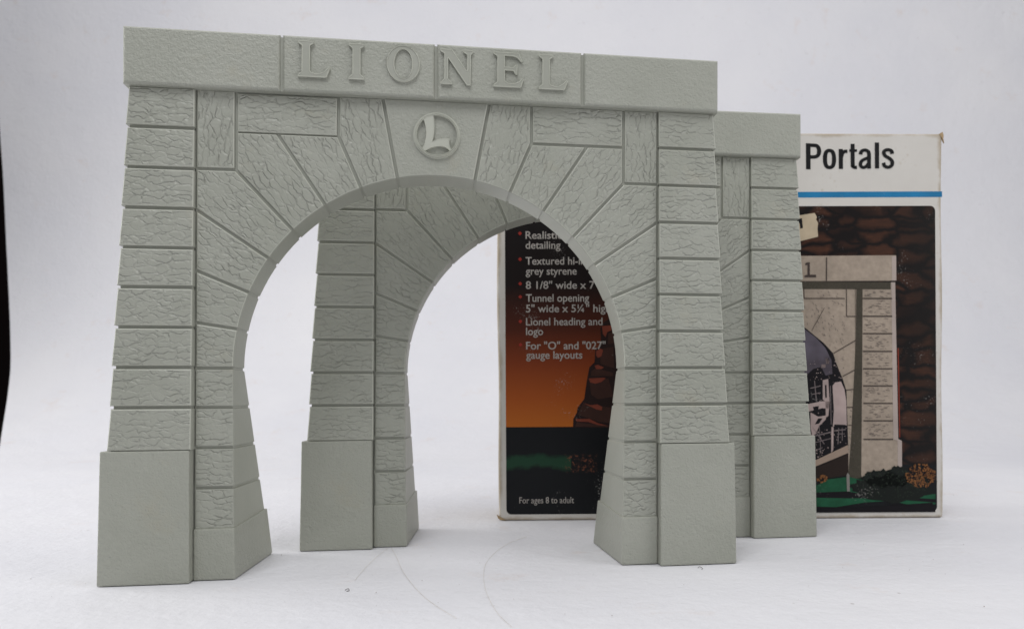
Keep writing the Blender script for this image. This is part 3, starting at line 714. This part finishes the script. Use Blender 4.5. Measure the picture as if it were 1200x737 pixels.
# --- printed cliff at the left
cliff = flat('printed_cliff', [A((670.5, 501), (671, 491), (675, 484), (676, 478), (683.8, 467.7), (686.8, 447.4), (688.9, 437), (690, 431), (696, 425), (697, 410.7), (704, 404.6), (703, 386), (707, 379), (716, 372), (728, 360), (745, 352), (750, 352), (750, 501))],
     I('printed dark rock', (0.022, 0.010, 0.009), scale=120, var=0.4), 1, panel, 'dark stepped cliff printed against the orange sky')
flat('cliff_stones', [A((676, 486), (682, 473), (716, 478), (716, 496), (700, 494)), A((690, 447), (712, 444), (718, 465), (700, 468), (692, 463)), A((697, 432), (717, 437), (718, 441), (692, 441), (692, 436)), A((702, 410), (718, 407), (719, 432), (703, 427)), A((712, 392), (722, 386), (724, 402), (712, 404)),
     A((675, 495), (716, 499), (716, 500.5), (673, 500))], I('printed brown rock', (0.048, 0.020, 0.015), scale=150, var=0.4), 2, cliff)
flat('cliff_highlights', [A((705, 383), (716, 382), (716, 388), (711, 390), (709, 396), (706, 392)), A((698, 412), (703, 409), (706, 411), (704, 418), (700, 420), (698, 417)), A((696, 429), (700, 428), (707, 431), (704, 433), (698, 433)),
     A((689, 444), (706, 443), (709, 443.5), (704, 448), (697, 450), (691, 448.5)), A((682, 472), (691, 475), (699, 474), (705, 477), (704, 481), (698, 480), (691, 476.5)), A((673, 491), (690, 491), (700, 496), (711, 499), (700, 498), (688, 494.5), (675, 494))],
     I('printed red rock light', (0.20, 0.045, 0.026)), 3, cliff)

# --- printed words
def words(text, x, z, cap, width, mat, layer, weight=0.010, space=1.0, name='printed_words', parent=box, shear=0.0):
    cu = bpy.data.curves.new('tmp', 'FONT'); cu.body = text; cu.size = 1; cu.offset = weight; cu.space_character = space
    cu.resolution_u = 4
    ob = bpy.data.objects.new('tmp', cu); COL.objects.link(ob); dg = bpy.context.evaluated_depsgraph_get(); dg.update()
    me = bpy.data.meshes.new_from_object(ob.evaluated_get(dg)); 
    bpy.data.objects.remove(ob); bpy.data.curves.remove(cu)
    xs = [v.co.x for v in me.vertices]; x0, x1 = min(xs), max(xs)
    ch = CAP
    for v in me.vertices:
        a, b = v.co.x, v.co.y
        v.co = Vector(((x+(a-x0)/(x1-x0)*width)*MM, -(0.05+0.05*layer)*MM, (z+b/ch*cap)*MM))
    me.name = name; me.materials.clear(); me.materials.append(mat)
    bm = bmesh.new(); bm.from_mesh(me); bmesh.ops.recalc_face_normals(bm, faces=bm.faces)
    if sum(f.normal.y for f in bm.faces) > 0: bmesh.ops.reverse_faces(bm, faces=bm.faces)
    bm.to_mesh(me); bm.free()
    return link(name, me, parent)
def cap_height():
    cu = bpy.data.curves.new('tmp', 'FONT'); cu.body = 'H'; cu.size = 1
    ob = bpy.data.objects.new('tmp', cu); COL.objects.link(ob); dg = bpy.context.evaluated_depsgraph_get(); dg.update()
    me = ob.evaluated_get(dg).to_mesh(); h = max(v.co.y for v in me.vertices)
    bpy.data.objects.remove(ob); bpy.data.curves.remove(cu); return h
CAP = cap_height()
tx = I('printed pale grey lettering', (0.44, 0.41, 0.38), fl=0.1)
def ribbon(strokes, name, mat, layer, ox, oz, k, tilt):
    V = []; F = []
    for si, (w, pts, smooth) in enumerate(strokes):
        P = [Vector(p) for p in pts]; Q = P
        if smooth:
            Q = []
            for i in range(len(P)-1):
                a, b, c, d = P[max(0, i-1)], P[i], P[i+1], P[min(len(P)-1, i+2)]
                for q in range(6):
                    t = q/6; Q.append(0.5*((2*b)+(-a+c)*t+(2*a-5*b+4*c-d)*t*t+(-a+3*b-3*c+d)*t**3))
            Q.append(P[-1])
        if smooth == 2: Q[-1] = Q[0].copy()
        b0 = len(V); n = len(Q)
        for i, c in enumerate(Q):
            if smooth == 2: d = (Q[(i+1) % (n-1)]-Q[(i-1) % (n-1)])
            else: d = Q[min(i+1, n-1)]-Q[max(i-1, 0)]
            d.normalize(); nr = Vector((-d.y, d.x))*w/2*1.08*(1-0.18*abs(d.x))
            for e in (c-nr, c+nr):
                V.append(((ox+(e.x-66)*k)*MM, -(0.05+0.05*layer+0.012*si)*MM, (oz+(400-e.y-(e.x-66)*tilt)*k)*MM))
        for i in range(n-1): F.append((b0+2*i, b0+2*i+1, b0+2*i+3, b0+2*i+2))
    o = link(name, mesh(name, V, F), box, [mat]); return o
oo = [(340+53*math.copysign(abs(math.cos(a))**0.75, math.cos(a)), 280-99*math.copysign(abs(math.sin(a))**0.85, math.sin(a))) for a in [2*math.pi*i/16 for i in range(17)]]
ribbon([(50, [(91, 97), (91, 402)], 0), (46, [(95, 121), (165, 121), (198, 132), (216, 165), (216, 212), (198, 244), (165, 256), (95, 256)], 1), (46, oo, 2),
        (46, [(473, 163), (473, 396)], 0), (44, [(480, 250), (492, 212), (518, 192), (551, 190)], 1), (44, [(612, 103), (612, 340), (618, 366), (638, 377), (662, 376)], 1), (34, [(572, 181), (662, 181)], 0),
        (42, [(705, 226), (714, 192), (750, 175), (788, 186), (803, 220), (803, 330), (806, 391)], 1), (40, [(800, 262), (760, 278), (718, 302), (702, 338), (712, 368), (742, 378), (776, 360), (800, 325)], 1),
        (46, [(897, 86), (897, 388)], 0), (42, [(1076, 218), (1066, 184), (1028, 170), (988, 182), (978, 214), (1000, 245), (1045, 272), (1074, 306), (1070, 350), (1032, 374), (988, 362), (972, 322)], 1)],
       'heading', I('black ink', (0.008, 0.008, 0.009), fl=0.1), 1, 43.9, 176.6, 0.04334, 0.006)
for s_, z_, w_ in (('Realistic', 141.8, 18.4), ('detailing', 136.8, 17.6), ('Textured hi-impact', 128.8, 40.5), ('grey styrene', 123.7, 25.7), ('8 1/8" wide x 7"', 116.6, 36.5), ('Tunnel opening', 110.1, 31.9),
                   ('5" wide x 5¼" high', 104.8, 42.6), ('Lionel heading and', 98.2, 38.6), ('logo', 93.3, 8.6), ('For "O" and "027"', 86.1, 40.1), ('gauge layouts', 81.4, 28.3)):
    words(s_, -98.4, z_, 3.75, w_, tx, 5, name='printed_words', parent=panel)
words('For ages 8 to adult', -102.2, 8.6, 3.1, 27.5, tx, 5, weight=0.0, name='printed_words', parent=panel)
bl = []
for v in (275.5, 305.6, 334, 349.3, 377.8, 404.9):
    u = 610; bl.append(A(*[(u+2.3*math.cos(k*math.pi/4)*(1 if k % 2 == 0 else .75), v+2.3*math.sin(k*math.pi/4)*(1 if k % 2 == 0 else .75)) for k in range(8)]))
flat('bullet_dots', bl, I('printed red dot', (0.33, 0.035, 0.025)), 5, panel)
# frayed corner at the top right, a flake of brown board standing off
fl_me = bpy.data.meshes.new('frayed_corner')
q = [(111.6, -0.2, 194.2), (113.3, -0.3, 195.3), (113.8, -0.5, 193.4), (113.5, -0.6, 191.8), (114.1, -0.4, 189.6), (113.1, -0.1, 192.0), (112.6, -0.2, 193.1)]
V = [(x*MM, y*MM, z*MM) for x, y, z in q]+[(x*MM, (y+0.9)*MM, z*MM) for x, y, z in q]; n = len(q)
fl_me.from_pydata(V, [], [tuple(reversed(range(n))), tuple(range(n, 2*n))]+[(i, (i+1) % n, n+(i+1) % n, n+i) for i in range(n)])
link('frayed_corner', fl_me, box, [mat_plain('brown board', (0.36, 0.26, 0.15), 0.9)])
q = [(-112.7, 2.2), (-113.6, 3.0), (-113.1, 1.2), (-112.0, 0.3), (-109, 0.2), (-110.8, 1.3)]
me = mesh('frayed_corner', [(x*MM, -0.35*MM, z*MM) for x, z in q]+[(x*MM, 0.8*MM, z*MM) for x, z in q], [tuple(range(6)), tuple(reversed(range(6, 12)))]+[(i, (i+1) % 6, 6+(i+1) % 6, 6+i) for i in range(6)])
link('frayed_corner', me, box, [bpy.data.materials['brown board']])

# ---------------------------------------------------------------- stray hairs and lint on the paper
def tube(name, pts, r, mat):
    V = []; F = []; n = 5
    P = [Vector((x*MM, y*MM, z*MM)) for x, y, z in pts]
    Q = []
    for i in range(len(P)-1):       # smooth curve through the points
        p0 = P[max(0, i-1)]; p1_, p2_ = P[i], P[i+1]; p3 = P[min(len(P)-1, i+2)]
        for k in range(8):
            t = k/8; Q.append(0.5*((2*p1_)+(-p0+p2_)*t+(2*p0-5*p1_+4*p2_-p3)*t*t+(-p0+3*p1_-3*p2_+p3)*t**3))
    Q.append(P[-1])
    for i, c in enumerate(Q):
        d = (Q[min(i+1, len(Q)-1)]-Q[max(i-1, 0)]).normalized(); sd = d.cross(Vector((0, 0, 1))).normalized(); up = sd.cross(d)
        for k in range(n):
            a = 2*math.pi*k/n; V.append(tuple(c+(sd*math.cos(a)+up*math.sin(a))*r*MM))
    for i in range(len(Q)-1):
        for k in range(n): F.append((i*n+k, i*n+(k+1) % n, (i+1)*n+(k+1) % n, (i+1)*n+k))
    return link(name, mesh(name, V, F, smooth=True), None, [mat])
M_HAIR = mat_plain('fair hair', (0.60, 0.56, 0.50), 0.5)
def lay(p, h=0.3): return [(x, y, h+0.25*math.sin(i*1.7)) for i, (x, y) in enumerate(p)]
tag(tube('stray_hair', lay([(-70.0, 310), (-70.2, 289.2), (-69.9, 270.4), (-68.9, 255.1)]), 0.05, M_HAIR), 'short nearly straight hair on the paper, running down and left from the rear arch', 'hair', 'stray hairs on the paper')
tag(tube('stray_hair', lay([(-68.6, 310), (-61.9, 289.0), (-53.8, 263.5), (-41.4, 233.0), (-28.3, 209.0)]), 0.055, M_HAIR), 'long hair on the paper sweeping from the rear arch down and right', 'hair', 'stray hairs on the paper')
tag(tube('stray_hair', lay([(-13.8, 332.8), (-19.5, 320.3), (-23.9, 305.9), (-26.4, 288.1), (-26.5, 270.0), (-23.4, 241.6), (-17.7, 216.3), (-12.4, 201.7)]), 0.055, M_HAIR), 'long hair bowed like a bracket on the open paper before the box', 'hair', 'stray hairs on the paper')
M_LINT = mat_plain('dark lint', (0.10, 0.09, 0.09), 0.9)
tag(tube('lint_curl', lay([(50.4, 270.6), (51.2, 271.6), (52.0, 270.2), (51.3, 268.8)], 0.2), 0.09, M_LINT), 'tiny dark curl of lint on the paper below the front arch at right', 'lint')
tag(tube('lint_curl', lay([(-68.4, 241.4), (-67.6, 242.2), (-67.0, 241.0), (-67.7, 240.6)], 0.3), 0.11, M_LINT), 'tiny grey tuft of lint on the paper near the end of the short hair', 'lint')
V = []; F = []
q = random.Random(11)
for _ in range(320):
    x = q.uniform(-230, 280); y = q.uniform(205, 520); r = q.uniform(.06, .15) if q.random() < .8 else q.uniform(.15, .28)
    b = len(V); n = 5
    V += [((x+r*math.cos(6.283*k/n)*q.uniform(.5, 1.4))*MM, (y+r*math.sin(6.283*k/n)*q.uniform(.5, 1.8))*MM, 0.0004) for k in range(n)]+[(x*MM, y*MM, 0.0004+r*0.8*MM)]
    F += [(b+k, b+(k+1) % n, b+n) for k in range(n)]
tag(link('dust_specks', mesh('dust_specks', V, F), None, [mat_plain('dust', (0.24, 0.20, 0.17), 0.9)]), 'fine dark specks of dust scattered over the white paper', 'dust', kind='stuff')
